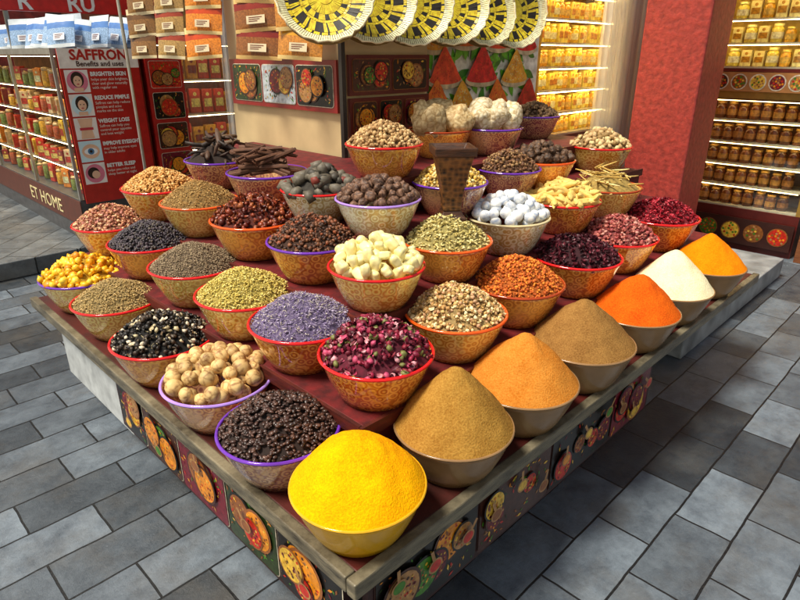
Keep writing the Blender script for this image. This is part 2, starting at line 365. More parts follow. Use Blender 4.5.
def picture(w, h, sd, bg, border=6, spoons=0):
    r = random.Random(sd); m = MB(); m.rrect(0, w, 0, h, .016, -.0015, border); m.rrect(.003, w-.003, .003, h-.003, .014, -.003, bg)
    lay = 0
    def inside(x, z, q): return q+.006 < x < w-q-.006 and q+.006 < z < h-q-.006
    for _ in range(int(r.choice((3, 3, 4, 5))*(1+w))):
        q = r.uniform(.03, min(.07, h*.4)); x = r.uniform(q+.007, max(q+.008, w-q-.007)); z = r.uniform(q+.007, max(q+.008, h-q-.007)); lay += 1
        if not inside(x, z, q*.98): continue
        y = -.0045-.0016*lay; c = r.choice((2,3,4,5,7,8,9,2,3)); m.disc(x, z, q, y, r.choice((1,7,0,0)), 22); m.disc(x, z, q*.88, y-.0005, c, 20)
        for _ in range(54):
            a, rr = r.uniform(0, 6.28), q*.8*math.sqrt(r.random()); m.disc(x+rr*math.cos(a), z+rr*math.sin(a), r.uniform(.002,.005), y-.001, r.choice((c,c,3,4,7,1,2,8,9)), 6)
    for k in range(spoons):
        x = w*(k+.5)/spoons; z = r.uniform(.05, h-.05); a = r.uniform(-.9,.9)+math.pi/2; y = -.018-.0012*k; l = .05
        dx, dz = math.cos(a), math.sin(a); nx_, nz_ = -dz*.005, dx*.005
        e = (min(max(x+dx*l,.012),w-.012), min(max(z+dz*l,.012),h-.012))
        m.poly([(x+nx_,z+nz_),(x-nx_,z-nz_),(e[0]-nx_,e[1]-nz_),(e[0]+nx_,e[1]+nz_)], y, 9); m.disc(x, z, .024, y-.0003, 9, 16, .02); m.disc(x, z, .019, y-.0006, r.choice((2,3,4,5,7)), 14, .015)
    for _ in range(70):
        x, z = r.uniform(.012, w-.012), r.uniform(.012, h-.012); a = r.uniform(0, 3.14); l = r.uniform(.004,.012)
        m.poly([(x+l*math.cos(a), z+l*math.sin(a)), (x-l*.4*math.sin(a), z+l*.4*math.cos(a)), (x-l*math.cos(a), z-l*math.sin(a)), (x+l*.4*math.sin(a), z-l*.4*math.cos(a))], -.0038, r.choice((2,3,4,5,7,8,9,10,5)))
    return m
skm = plain('#331412', .45, var=.3)
for side in 'RL':
    L = 1.42 if side == 'R' else 1.27
    m = MB()
    if side == 'R': m.box(.03, L, .0, .02, .2, .419)
    else: m.box(.0, .02, .05, L, .2, .419)
    sk = m.build('skirt', skm, st)
    x = .045
    i = 0
    while x < L-.1:
        w = min(((.36, .34, .38, .3) if side == 'R' else (.25,.24,.27,.25))[i % 4], L-.012-x)
        o = picture(w-.006, .2, 31*i+(5 if side == 'R' else 77), ((0, 1, 0, 8) if side == 'R' else (0, 10, 8, 1, 0))[i % (4 if side == 'R' else 5)], 1 if side == 'R' else 6, 3 if side == 'R' else 1).build('picture_panel', pics, sk)
        if side == 'R': o.location = (x, -.0005, .21)
        else: o.location = (-.0005, x+w-.006, .21); o.rotation_euler = (0,0,-math.pi/2)
        x += w; i += 1
dk = plain('#1c1512', .6)
for (a, b) in ((.06,.06),(1.3,.45),(1.9,.6),(.3,1.2),(1.0,1.2),(2.0,1.2),(1.0,1.98),(.12,1.88)):
    MB().box(a, a+.05, b, b+.05, 0 if a < 2 else .14, .423).build('leg', dk, st)
MB().box(.03, .05, 1.285, 1.96, .13, .423).build('end_panel', plain('#bcc0c0', .3, var=.25), st)
MB().box(.055, .5, 1.955, 1.98, .13, .423).build('end_panel', plain('#bcc0c0', .3, var=.25), st)
# ------------------------------------------------------------------ bowls
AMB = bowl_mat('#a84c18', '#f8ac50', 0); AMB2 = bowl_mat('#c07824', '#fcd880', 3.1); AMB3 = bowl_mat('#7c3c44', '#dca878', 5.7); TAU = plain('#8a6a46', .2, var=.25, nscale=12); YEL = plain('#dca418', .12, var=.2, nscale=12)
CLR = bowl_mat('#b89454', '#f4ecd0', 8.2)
RIM = {'red': plain('#dc1f1e', .1), 'purple': plain('#6c34ac', .1), 'lavender': plain('#b08ae0', .1), 'orange': plain('#ea5a1a', .1), 'taupe': TAU, 'yellow': YEL, 'clear': plain('#e0d0a0', .1), 'brown': plain('#a84018', .1)}
_bm = {}
BR, BH = .145, .12
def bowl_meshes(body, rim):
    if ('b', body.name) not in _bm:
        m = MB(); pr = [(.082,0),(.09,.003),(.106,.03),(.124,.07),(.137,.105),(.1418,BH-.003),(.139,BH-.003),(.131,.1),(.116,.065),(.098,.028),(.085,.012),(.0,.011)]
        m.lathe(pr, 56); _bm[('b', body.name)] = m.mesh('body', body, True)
    if ('r', rim.name) not in _bm:
        rx, rz_ = (.0042,.0045) if rim not in (TAU, YEL) else (.0032,.0034)
        m = MB(); n = 8; pr = [(BR-.004+rx*math.cos(2*math.pi*i/n), BH-.002+rz_*math.sin(2*math.pi*i/n)) for i in range(n+1)]; m.lathe(pr, 56); m.f.pop(); m.m.pop()
        _bm[('r', rim.name)] = m.mesh('rim', rim, True)
    return _bm[('b', body.name)], _bm[('r', rim.name)]
def place(px, py, w, k, side):
    sc = 1.0; w = w*1.04
    for _ in range(5):
        p, t = at(px, py, SURF[k]+.005+BH*sc); sc = (w/F*t)/(2*BR)
    v, u = VU(p); lo, hi = ST[k]+.085, ST[k]+(.125 if k < 4 else .32)
    if side in 'LC': v = min(max(v, lo), hi)
    if side in 'RC': u = min(max(u, lo), hi)
    q = P(v, u, SURF[k]+.001); return q, sc
def bowl(px, py, w, k, side, rim, body, what, where=''):
    q, sc = place(px, py, w, k, side)
    rt = tag(empty('spice_bowl', q, random.uniform(0, 6.28)), f'{rim} rimmed bowl holding {what}{where}' if rim not in ('taupe','clear','yellow') else f'{ {"taupe":"plain tan","clear":"clear gold","yellow":"plain yellow"}[rim]} bowl holding {what}{where}', 'bowl', 'spice bowls on the tiers')
    rt.scale = (sc, sc, sc); mb, mr = bowl_meshes(body, RIM[rim])
    for nm_, me in (('body', mb), ('rim', mr)):
        o = bpy.data.objects.new(nm_, me); COL.objects.link(o); o.parent = rt
    return q+Vector((0,0,BH*sc-.006)), BR*sc*.945, sc
def heap(me, loc, name, label, cat, kind=None):
    o = bpy.data.objects.new(name, me); COL.objects.link(o); o.location = loc; return tag(o, label, cat, 'spices heaped in the bowls', kind)
PW = [(358,480,134,0,'C','yellow',YEL,'turmeric_heap','bright yellow powder','dome',.105,'#f09800','#ffbc00'),
 (458,424,118,0,'R','taupe',TAU,'curry_heap','khaki brown curry powder','cone',.15,'#8a5e22','#b4883e'),
 (528,380,110,0,'R','taupe',TAU,'spice_powder_heap','tawny orange powder','cone',.13,'#ba6a1c','#d68e3a'),
 (585,340,102,0,'R','taupe',TAU,'spice_powder_heap','olive brown powder','cone',.122,'#785228','#a27840'),
 (638,309,86,0,'R','taupe',TAU,'spice_powder_heap','deep red orange powder','cone',.122,'#c4480a','#e66a14'),
 (674,286,78,0,'R','taupe',TAU,'spice_powder_heap','pale cream powder','cone',.132,'#e4d4a4','#fcf0c8'),
 (712,264,70,0,'R','taupe',TAU,'spice_powder_heap','vivid orange powder at the far right end','cone',.122,'#e07000','#f8900a')]
for i, (px,py,w,k,sd,rim,body,nm_,what,kd,hh,c1,c2) in enumerate(PW):
    loc, R, sc = bowl(px,py,w,k,sd,rim,body,what)
    heap(powder_mesh(R*1.035, hh*sc, kd, powder_mat(c1,c2), i*3.7), loc+Vector((0,0,.005)), nm_, f'{"rounded mound" if kd=="dome" else "pointed cone"} of {what}', 'spice')
SEED = sh_seed(1,.42,.36); BEAN = sh_seed(1,.68,.46,I2); FLAT = sh_chunk(4,.3); PET = sh_petal(4); CURL = sh_petal(4,.55,.9); TWIG = sh_stick(4,.07,.1); BALL = sh_seed(1,1,.95)
GR = [
 (275,426,120,0,'L','purple',AMB3,'coffee_bean_heap','glossy dark brown roasted beans',BEAN,.0132,2.4,.35,['#3c2820','#4e362e','#30201a','#5e4236','#44302a'],.085,.33),
 (163,335,98,0,'L','red',AMB,'dried_lime_heap','black husks mixed with white flakes',FLAT+PET,.015,1.9,.8,['#16120f','#241a12','#1e1a18','#e0d0b4','#2c2420','#4a3a2a','#3a3028','#c8b890'],.085,.5),
 (122,296,82,0,'L','red',AMB2,'seed_heap','greyish beige seeds',SEED,.0085,2.1,.5,['#b89c60','#d0b47c','#9a8450','#c8a868'],.08,.6),
 (90,272,76,0,'L','purple',AMB2,'dried_fruit_heap','bright yellow dried fruit lumps',FLAT,.03,1.7,.8,['#f0b818','#f4c428','#fcd840','#e8a410','#f8cc30','#e08c14'],.08,.4),
 (386,346,112,1,'C','red',AMB,'rosebud_heap','dark red rosebuds with green leaves',FLAT+CURL+PET,.016,2.0,.9,['#781030','#981c3e','#540c22','#c0486a','#6c162c','#74743c','#dc98a0','#440a18','#84182e'],.09,.55),
 (303,318,106,1,'L','red',AMB,'lavender_heap','pale violet lavender buds',SEED+TWIG,.0095,2.3,.6,['#86749c','#a294b4','#6c5c84','#baaec4','#9484a8','#c8c0b4','#b0a498'],.08,.75),
 (245,290,96,1,'L','red',AMB2,'seed_heap','pale yellow green seeds',SEED,.0092,2.2,.5,['#d8c05c','#e8d478','#b8a648','#f0e08c','#c4aa4c'],.08,.6),
 (195,262,88,1,'L','red',AMB2,'seed_heap','fine grey brown seeds',SEED,.0075,2.2,.5,['#8a745a','#a08c6c','#76624a','#b09c7c'],.08,.7),
 (157,238,78,1,'L','red',AMB,'peppercorn_heap','blue black dried berries',BALL,.0095,1.9,.5,['#342c32','#463c44','#241e26','#52464c','#5a5044'],.085,.45),
 (118,220,70,1,'L','red',AMB2,'flower_heap','dusty pink and tan dried flowers',FLAT+PET,.0125,2,.8,['#c48664','#dca87c','#ac6a50','#e4be90','#b87868'],.085,.7),
 (456,310,100,1,'R','orange',AMB2,'blossom_heap','cream and tan dried blossoms',FLAT+PET,.0115,2.1,.8,['#d8b470','#e8cc94','#b88c50','#f0dca8','#c89c74','#a07c44'],.085,.7),
 (517,280,92,1,'R','brown',AMB,'seed_heap','burnt orange safflower threads',TWIG+FLAT,.0090,2.1,.7,['#d8701a','#c05c10','#ea8e2a','#b05010'],.09,.7),
 (577,254,86,1,'R','red',AMB,'hibiscus_heap','deep purple hibiscus petals',CURL+PET,.018,2,.9,['#48121e','#5c1c28','#340c14','#702836','#561a26'],.08,.5),
 (616,234,76,1,'R','red',AMB,'petal_heap','dusky pink dried petals',CURL+FLAT,.015,2,.9,['#ac5450','#c07060','#944242','#d09484','#a04a40'],.085,.6),
 (655,214,72,1,'R','red',AMB,'petal_heap','crimson dried petals',CURL+PET,.016,2,.9,['#9a1226','#b82036','#781020','#c83c4a','#841824'],.08,.5),
 (313,238,90,2,'L','purple',AMB,'bark_heap','dark brown bark chips',FLAT+TWIG,.0120,2.1,.7,['#50301e','#6a4028','#3a2216','#805032','#904a28'],.085,.55),
 (258,216,86,2,'L','orange',AMB,'dried_pepper_heap','reddish brown dried peppers',CURL+FLAT,.018,1.9,.9,['#702818','#8c3c22','#541c14','#a0562c','#7c3c1e'],.085,.4),
 (208,198,74,2,'L','orange',AMB2,'seed_heap','light brown dried herbs',SEED+TWIG,.0095,2.3,.6,['#b48c4a','#cca05c','#967038','#dcba78'],.085,.7),
 (174,183,70,2,'L','red',AMB2,'seed_heap','orange tan chopped roots',FLAT,.0115,2.1,.8,['#cc9044','#e0ac64','#ac7834','#ecc07c'],.085,.7),
 (447,238,88,2,'R','orange',AMB,'cardamom_heap','pale olive cardamom pods',SEED,.0130,2.1,.5,['#ccba6c','#dccc88','#b09c54','#e8dc9c'],.085,.55),
 (595,183,66,2,'R','brown',AMB2,'stick_heap','long pale yellow root sticks',sh_stick(5,.035,.05),.10,5.0,.22,['#d8b45c','#e8c878','#b89444','#f0d890'],.07,.6),
 (310,188,76,3,'L','red',CLR,'resin_heap','dark grey resin stones',sh_chunk(4,.3),.044,1.7,.9,['#4c463c','#665e50','#383228','#6a6254','#5a5244','#443e34','#7a2c1e'],.07,.6),
 (225,157,64,3,'L','purple',AMB3,'pod_heap','black spiky pods and twigs',sh_stick(4,.085,.12)+sh_stick(3,.12,.05),.085,3.6,.5,['#3c281c','#503828','#2a1c14','#604830','#46301f'],.09,.6),
 (450,180,74,3,'R','purple',AMB3,'flower_heap','yellow chamomile heads behind the wooden burner',FLAT+BALL,.0125,2,.7,['#d8ac44','#e8c464','#b88c30','#f0e0a0','#9a783c'],.08,.7),
 (502,166,62,3,'R','purple',AMB3,'nut_heap','small dark brown cloves',TWIG+FLAT,.013,2.1,.7,['#704828','#8a6038','#583822','#9c784c'],.08,.6),
 (577,142,58,3,'R','red',AMB2,'root_heap','tan knotted root pieces',FLAT,.024,1.8,.8,['#b89460','#ccaa78','#9a7a48','#dcc48c'],.08,.7),
 (385,142,76,4,'C','red',AMB,'seed_heap','tan brown dried buds in the topmost bowl',FLAT+BALL,.0145,2,.8,['#ac8452','#c49e68','#8c683c','#d8b680'],.08,.7),
 (530,114,50,4,'R','purple',AMB3,'bark_heap','chopped dark bark behind the walnuts',FLAT,.018,2,.8,['#6a4c30','#80623e','#543c26','#947450'],.07,.7),
]
burn = None
for (px,py,w,k,sd,rim,body,nm_,what,shp,size,cov,tilt,pal,hh,rough) in GR:
    loc, R, sc = bowl(px,py,w,k,sd,rim,body,what)
    if nm_ == 'cardamom_heap': burn = loc.copy()
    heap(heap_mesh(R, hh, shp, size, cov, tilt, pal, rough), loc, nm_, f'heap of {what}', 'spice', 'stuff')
def pieces(loc, R, hh, size, n_layers, meshes, name, label, cat, group, mind=.82, tilt=3.0):
    for L in range(n_layers):
        pts = []; tries = 0; rm = (R-size*.36) if L == 0 else (R-size*.62)
        while tries < 900:
            tries += 1
            r = rm*math.sqrt(random.random()); a = random.uniform(0, 6.283); x, y = r*math.cos(a), r*math.sin(a)
            if all((x-q[0])**2+(y-q[1])**2 > (size*mind)**2 for q in pts): pts.append((x, y))
        for x, y in pts:
            o = bpy.data.objects.new(name, random.choice(meshes)); COL.objects.link(o)
            t = math.hypot(x, y)/R; o.location = loc+Vector((x, y, float(dome(t, hh, 1.8))+size*.16-L*size*.62))
            o.rotation_euler = (random.uniform(-tilt,tilt), random.uniform(-tilt,tilt), random.uniform(0,6.28)); s = random.uniform(.82,1.15); o.scale = (s,s,s)
            tag(o, label, cat, group)
def lump_meshes(name, size, k, amp, dims, mat, freq=3.0, block=0):
    out = []
    bm = bmesh.new(); bmesh.ops.create_icosphere(bm, subdivisions=3, radius=.5); V0 = np.array([v.co[:] for v in bm.verts]); Fa = np.array([[v.index for v in f.verts] for f in bm.faces]); bm.free()
    for i in range(k):
        V = []
        for p in V0:
            q = Vector(p)
            if block:
                pn = (abs(q.x)**block+abs(q.y)**block+abs(q.z)**block)**(1/block); q = q*(.45/pn)
            V.append(q*(1+amp*noise.noise(Vector(p)*freq+Vector((i*7.3,1,2)))+amp*.5*noise.noise(Vector(p)*freq*2.7+Vector((i*3.3,1,2)))))
        out.append(mesh_np(name, np.array([v[:] for v in V])*np.array(dims)*size, Fa, mat))
    return out
loc,R,sc = bowl(217,376,106,0,'L','lavender',AMB3,'round tan dried limes')
pieces(loc,R,.07,.042,2,lump_meshes('dried_lime',.045,5,.1,(1,1,.93),cracked('#e0bc7c','#8a5a2c',38,.24,.5,.25),2.0),'dried_lime','round tan dried lime heaped in the lavender rimmed bowl','dried lime','dried limes in the lavender rimmed bowl')
loc,R,sc = bowl(380,264,96,2,'C','red',AMB2,'white resin chunks')
pieces(loc,R,.075,.036,2,lump_meshes('resin_chunk',.040,6,.2,(1.15,.85,.75),plain('#f2e2a0',.4,var=.16,nscale=30,bmp=.2),2.0,4),'resin_chunk','chunky cream white lump heaped in the red rimmed middle bowl','resin lump','cream white lumps in the middle bowl')
loc,R,sc = bowl(507,214,82,2,'R','clear',CLR,'white and blue grey balls')
pieces(loc,R,.075,.036,2,lump_meshes('mineral_ball',.040,5,.06,(1,1,.97),cracked('#f6f5f0','#a0b2d0',26,.24,.5,.12)),'mineral_ball','round white and pale blue ball heaped in the clear gold bowl','ball','white balls in the clear gold bowl')
loc,R,sc = bowl(552,196,72,2,'R','red',AMB,'knobbly yellow ginger roots')
pieces(loc,R,.065,.034,2,lump_meshes('ginger_root',.062,5,.35,(1.5,.46,.46),plain('#e4c068',.6,var=.25,nscale=40,bmp=.3),3.2),'ginger_root','finger shaped yellow ginger root piled in its red rimmed bowl','ginger root','ginger roots in the bowl',mind=.75,tilt=.5)
loc,R,sc = bowl(378,196,84,3,'C','lavender',CLR,'dark brown nutmegs')
pieces(loc,R,.06,.030,2,lump_meshes('nutmeg',.034,4,.25,(1.1,.9,.85),cracked('#7c5a44','#3c241a',60)),'nutmeg','dark brown nutmeg heaped in the bowl below the top one','nutmeg','nutmegs in the lavender and clear bowl')
loc,R,sc = bowl(541,158,66,3,'R','orange',AMB,'dark walnuts')
pieces(loc,R,.06,.036,2,lump_meshes('walnut',.038,4,.3,(1,.9,.9),cracked('#6a4c34','#2c1c12',60)),'walnut','dark brown walnut heaped near the curtain','walnut','walnuts in the orange rimmed bowl')
loc,R,sc = bowl(440,128,62,4,'R','brown',AMB,'big pale tan rock lumps')
pieces(loc,R,.05,.10,1,lump_meshes('rock_lump',.165,3,.4,(1,.9,.85),cracked('#dcc08c','#a8844e',36),1.8),'rock_lump','big pale tan rock lump on top tier bowl','rock','tan rock lumps',mind=.85)
loc,R,sc = bowl(492,126,60,4,'R','purple',AMB3,'cream coloured rock lumps')
pieces(loc,R,.07,.085,1,lump_meshes('cream_lump',.125,3,.4,(1,.85,.85),cracked('#ecdcb8','#b89c6c',40),1.8),'cream_lump','cream rock lump in purple rimmed bowl on the top tier','rock','cream rock lumps',mind=.8)
loc,R,sc = bowl(267,170,78,3,'L','purple',AMB3,'cinnamon bark rolls')
CIN = wood_mat('#42261a', '#7c5034', 30, .7)
def roll_mesh(L, r):
    m = MB(); n = 14
    for sgn in (-1, 1):
        vs = []; fs = []
        for i in range(n+1):
            a = i/n*4.4; rr = r*(1-.55*i/n)
            for x in (-L/2, 0, L/2): vs.append((x, sgn*(r*.55)+sgn*rr*math.cos(a)*.6, rr*math.sin(a)))
        for i in range(n):
            for j in range(2): p = i*3+j; fs.append((p, p+1, p+4, p+3))
        m.add(vs, fs)
    return m.mesh('cinnamon_bark', CIN, True)
cm = [roll_mesh(.16,.012), roll_mesh(.13,.010), roll_mesh(.18,.013)]
for i in range(26):
    o = bpy.data.objects.new('cinnamon_bark', random.choice(cm)); COL.objects.link(o)
    o.location = loc+Vector((random.uniform(-.06,.06), random.uniform(-.07,.07), .010+.0030*i)); o.rotation_euler = (random.uniform(-.5,.5), random.uniform(-.3,.3), random.gauss(.25,.7))
    tag(o, 'long rolled dark cinnamon bark stick piled on the upper left tier', 'cinnamon stick', 'cinnamon sticks on the upper left tier')
# wooden burner standing in the cardamom bowl
bn = tag(empty('incense_burner', burn+Vector((.012,.035,.045)), math.radians(6)), 'dark carved wooden incense burner with flared top standing in the pale green pods', 'incense burner')
WD = wood_mat('#1e0e06', '#8a5a2c', 16, .45, 60); WD2 = wood_mat('#1c0d06', '#5c3418', 14, .45); ph = math.pi/4
m = MB(); m.lathe([(.062,0),(.062,.03),(.05,.036),(.042,.05)], 4, ph=ph); m.cap(.042,.05,4,ph=ph); m.build('base', WD2, bn, bevel=.003)
m = MB(); m.lathe([(.040,.051),(.042,.08),(.05,.12),(.066,.18),(.08,.222)], 4, ph=ph); m.cap(.08,.222,4,ph=ph); m.build('cup', WD, bn, bevel=.003)
m = MB(); m.lathe([(.09,.223),(.093,.25),(.082,.25),(.066,.232),(.0,.23)], 4, ph=ph); m.build('rim', WD2, bn, bevel=.003)
# ------------------------------------------------------------------ core kiosk behind the tiers
cw = plain('#ccb284', .6, var=.18, nscale=4)
kr = root('kiosk_core', 1.11, 1.32, 0, 'R', 'cream kiosk block rising behind the stepped spice tiers', 'kiosk')
MB().box(.004, .52, .004, .9, 0, 2.15).build('wall', cw, kr, bevel=.006)
MB().box(.523, 1.62, .13, .16, 0, 2.15).build('rear_wall', plain('#4a2418', .6), kr)
MB().box(-.02, .0, -.02, .0, 1.0, 2.15).build('corner_post', plain('#2a2420', .4), kr)
pr = root('spice_menu_sign', 1.105, 2.18, 1.19, 'L', 'wide dark sign with pictures of spice bowls on kiosk left side', 'sign')
MB().box(0, .84, -.012, 0, 0, .21).build('board', plain('#8a1c18', .35), pr)
for i, (x, w) in enumerate(((.03,.25),(.29,.26),(.56,.26))):
    picture(w, .17, 200+i, (10, 11, 0)[i]).build('picture', pics, pr, loc=(x, -.0125, .02))
for r_ in range(2):
    pr = root('spice_picture_sign', 1.13, 1.315, 1.09+r_*.17, 'R', ('lower dark red sign with small spice photographs at the kiosk corner', 'upper dark red sign with spice photograph below hanging baskets')[r_], 'sign')
    MB().box(0, .49, -.012, 0, 0, .16).build('board', plain('#5a120f', .35), pr)
    for i in range(3 if r_ == 0 else 2):
        picture(.14 if r_ == 0 else .22, .13, 300+i+7*r_, (1,0,8)[i], 7).build('picture', pics, pr, loc=(.015+i*(.155 if r_ == 0 else .235), -.0125, .015))
# spice and leaf poster
sp = root('spice_poster', 1.66, 1.44, 1.08, 'R', 'bright poster with pointed coloured powder heaps and green leaves behind the top tier', 'poster')
pm = [plain(c, .4, var=.4, nscale=26, bmp=0) for c in ('#e4e0cc','#f47024','#d42a28','#f8a434','#62b02c','#3c842a','#8a4420','#b83420','#e0d49a','#c8b890','#f04c28')]
m = MB(); m.box(0, 1.06, -.008, 0, 0, .62, 0)
rr = random.Random(4)
for i in range(110):
    x, z = rr.uniform(.08,.98), rr.uniform(.08,.54); a = rr.uniform(0,6.28); l = rr.uniform(.04,.07); w_ = l*.4
    m.poly([(x+l*math.cos(a)*t-w_*math.sin(a)*s, z+l*math.sin(a)*t+w_*math.cos(a)*s) for t, s in ((-1,0),(-.6,.6),(-.2,.95),(.2,.9),(.6,.5),(1,0),(.6,-.5),(.2,-.9),(-.2,-.95),(-.6,-.6))], -.0095-.00008*i, rr.choice((4,5,4,5)))
cones = [(.12,.36,3,.10),(.36,.38,1,.12),(.64,.37,10,.12),(.90,.36,2,.11),(.20,.20,10,.13),(.50,.20,2,.14),(.80,.19,3,.13),(.06,.06,1,.12),(.34,.04,3,.13),(.64,.04,1,.13),(.93,.05,7,.12)]
for i, (x, z, c, w_) in enumerate(cones):
    h_ = w_*1.2; y = -.024-.0016*i; x = min(max(x, w_+.01), 1.05-w_); tw = rr.uniform(-.1,.1)*w_
    ts = [0,.12,.25,.4,.55,.7,.85,.95]
    hw = lambda t: w_*.93*(1-t)**.9+.004
    L = [(x-hw(t)*(1+rr.uniform(-.05,.05))+tw*t, z+.022+h_*t) for t in ts]; Rr = [(x+hw(t)*(1+rr.uniform(-.05,.05))+tw*t, z+.022+h_*t) for t in reversed(ts)]
    m.disc(x, z+.014, w_*1.03, y, 9, 24, .036); m.poly(L+[(x+tw, z+.022+h_)]+Rr, y-.0003, c); m.disc(x, z+.022, w_*.93, y-.0006, c, 22, .022)
    for _ in range(90):
        t = rr.random()**1.5*.85; xx = x+rr.uniform(-.8,.8)*hw(t)+tw*t; m.disc(xx, z+.015+h_*t, rr.uniform(.002,.005), y-.0009, rr.choice({1:(3,10,7),10:(1,2,7),2:(7,10),3:(1,8),7:(2,6)}[c]), 6)
m.build('print', pm, sp)
# rail and hanging baskets
ml = plain('#b8b8b4', .3, metal=.9)
rl = tag(empty('hanging_rail', P(0,0,0), RZ['R']), 'thin metal rail above the frame carrying baskets and packets', 'rail')
MB().tube([(.7,1.17,1.93),(2.75,1.17,1.93)], .008, 8).build('front_bar', ml, rl)
MB().tube([(1.0,1.3,1.93),(1.0,3.25,1.93)], .008, 8).build('side_bar', ml, rl)
MB().tube([(1.0,1.17,1.93),(1.0,1.3,1.93)], .006, 6).build('corner_bar', ml, rl)
for x in (1.4, 2.2): MB().tube([(x,1.17,1.93),(x,1.33+(.14 if x > 1.7 else 0),1.93)], .006, 6).build('bracket', ml, rl)
for y in (1.5, 2.1): MB().tube([(1.0,y,1.93),(1.13,y,1.93)], .006, 6).build('bracket', ml, rl)
MB().tube([(1.0,3.2,.0),(1.0,3.2,1.93)], .01, 8).build('post', ml, rl)
straw = wood_mat('#d8c490', '#fcf0cc', 30); ybs = plain('#f8cc28', .4, var=.35, nscale=70); bks = plain('#1e170c', .5, var=.4, nscale=60); ywd = plain('#f0e2b4', .4, var=.3, nscale=80)
def basket():
    rt = empty('round_basket', (0,0,0)); r = .175; m = MB()
    m.tube([((r+.003*math.sin(i*1.9))*math.cos(2*math.pi*i/64), -.012+.002*math.sin(i*2.7), (r+.003*math.sin(i*1.9))*math.sin(2*math.pi*i/64)) for i in range(64)]+[(r,-.012,0)], .004, 8); m.build('rim', straw, rt, True)
    m = MB(); n = 120; r2 = random.Random(5)
    def ring(r0, y0, r1, y1, gap, f, tw=0.0):
        for i in range(n):
            a0, a1 = 2*math.pi*i/n, 2*math.pi*(i+1-gap)/n; j = r2.uniform(-.0015,.0015)
            m.add([(r0*math.cos(a0),y0,r0*math.sin(a0)),(r0*math.cos(a1),y0,r0*math.sin(a1)),(r1*math.cos(a1+tw),y1+j,r1*math.sin(a1+tw)),(r1*math.cos(a0+tw),y1+j,r1*math.sin(a0+tw))], [(0,1,2,3)], f(i))
    ring(.025,.030,.062,.029,.1,lambda i: 1)
    ring(.063,.029,.084,.027,.1,lambda i: 0 if (i % 10) < 4 else 1,.04)
    ring(.085,.027,.094,.025,.1,lambda i: 1)
    ring(.095,.025,.132,.017,.1,lambda i: 0 if (i % 12) in (0,1,2,3,4,7) else 1,.06)
    ring(.133,.017,.144,.012,.1,lambda i: 1 if i % 4 else 0)
    ring(.145,.012,.174,-.009,.25,lambda i: 2)
    m.build('weave', [bks, ybs, ywd], rt)
    m = MB(); m.disc(0, 0, r*.97, .034, 0, 36); m.build('backing', plain('#7a5c24', .6), rt)
    m = MB(); m.disc(0, 0, .026, .0285, 0, 20); m.build('centre', ybs, rt)
    m = MB(); m.tube([(0,-.01,r),(0,.0,.31)], .0015, 4); m.build('hanging_cord', bks, rt)
    return rt
bk = basket()
for i, v in enumerate((.90,1.12,1.34,1.57,1.80,2.05)):
    o = bk if i == 0 else dup(bk); o.location = P(v, 1.15, 1.622); o.rotation_euler = (math.radians(-16+random.uniform(-6,6)), random.uniform(-.5,.5), math.radians((6,12,18,22,26,28)[i]+random.uniform(-5,5)))
    tag(o, ('leftmost and largest looking', 'second from left', 'third from left', 'fourth from left', 'fifth from left', 'rightmost')[i]+' round yellow and black straw basket hanging overhead', 'basket', 'round baskets hanging in a row')
# hanging packets
def packet(w, h, c1, c2, band='#a83a24', bulge=.011, lab='#e8d8b0'):
    rt = empty('spice_packet', (0,0,0)); nx, nz = 8, 10; vs = []; fs = []; mi = []
    for s in (-1, 1):
        o = len(vs)
        for k in range(nz+1):
            for i in range(nx+1):
                x = (i/nx-.5)*w; z = (k/nz)*h; b = (math.sin(math.pi*i/nx)*math.sin(math.pi*min(1, k/nz*1.1)))**.6 if 0 < i < nx and 0 < k/nz*1.1 < 1 else 0
                vs.append((x, s*(.001+bulge*b*(1+.25*math.sin(i*2.1+k*1.7))), z))
        for k in range(nz):
            for i in range(nx): p = o+k*(nx+1)+i; fs.append((p,p+1,p+nx+2,p+nx+1)); mi.append((1,0,0,0,0,0,2,2,1,1)[k] if s < 0 else 0)
    m = MB(); m.v = vs; m.f = fs; m.m = mi
    m.build('pouch', [plain(c1,.08,var=.35,nscale=130,bmp=.08), plain(c2,.08,var=.12,nscale=20,bmp=.15), plain(band,.1,var=.2,nscale=20)], rt, True)
    m = MB(); y = -.001-bulge*1.3; m.rect(-w*.2, w*.2, h*.2, h*.42, y, 1); 
    for j in range(3): m.rect(-w*.15, w*(.14-.05*j), h*(.36-.05*j), h*(.38-.05*j), y-.0008, 0)
    m.build('sticker', [plain('#7a2a18',.4), plain(lab,.3)], rt)
    return rt
cols = [(2.92,.17,'#8a6030','#e4d0a4','#6c4a28','brown'),(2.58,.17,'#b08a4c','#ecdcb0','#9a3c22','khaki'),(2.22,.19,'#e4862a','#f4d894','#c84a1c','orange'),(1.74,.22,'#945a28','#e4bc74','#8a2c1c','dark brown'),(1.44,.2,'#cc8634','#f0d088','#d89a28','amber')]
for ci, (u, w, c1, c2, bd, nm_) in enumerate(cols):
    pk = packet(w, .15, c1, c2, bd, .014); first = True
    for r_ in range(5):
        o = pk if first else dup(pk); first = False
        o.location = P(.985+.010*r_, u, 1.40+.112*r_); o.rotation_euler = (math.radians(-9), random.uniform(-.1,.1), RZ['L']+.55+random.uniform(-.15,.15))
        tag(o, f'{("lowest","second lowest","middle","second highest","highest")[r_]} {nm_} spice packet in its hanging column, upper left', 'packet', 'spice packets hanging in columns')
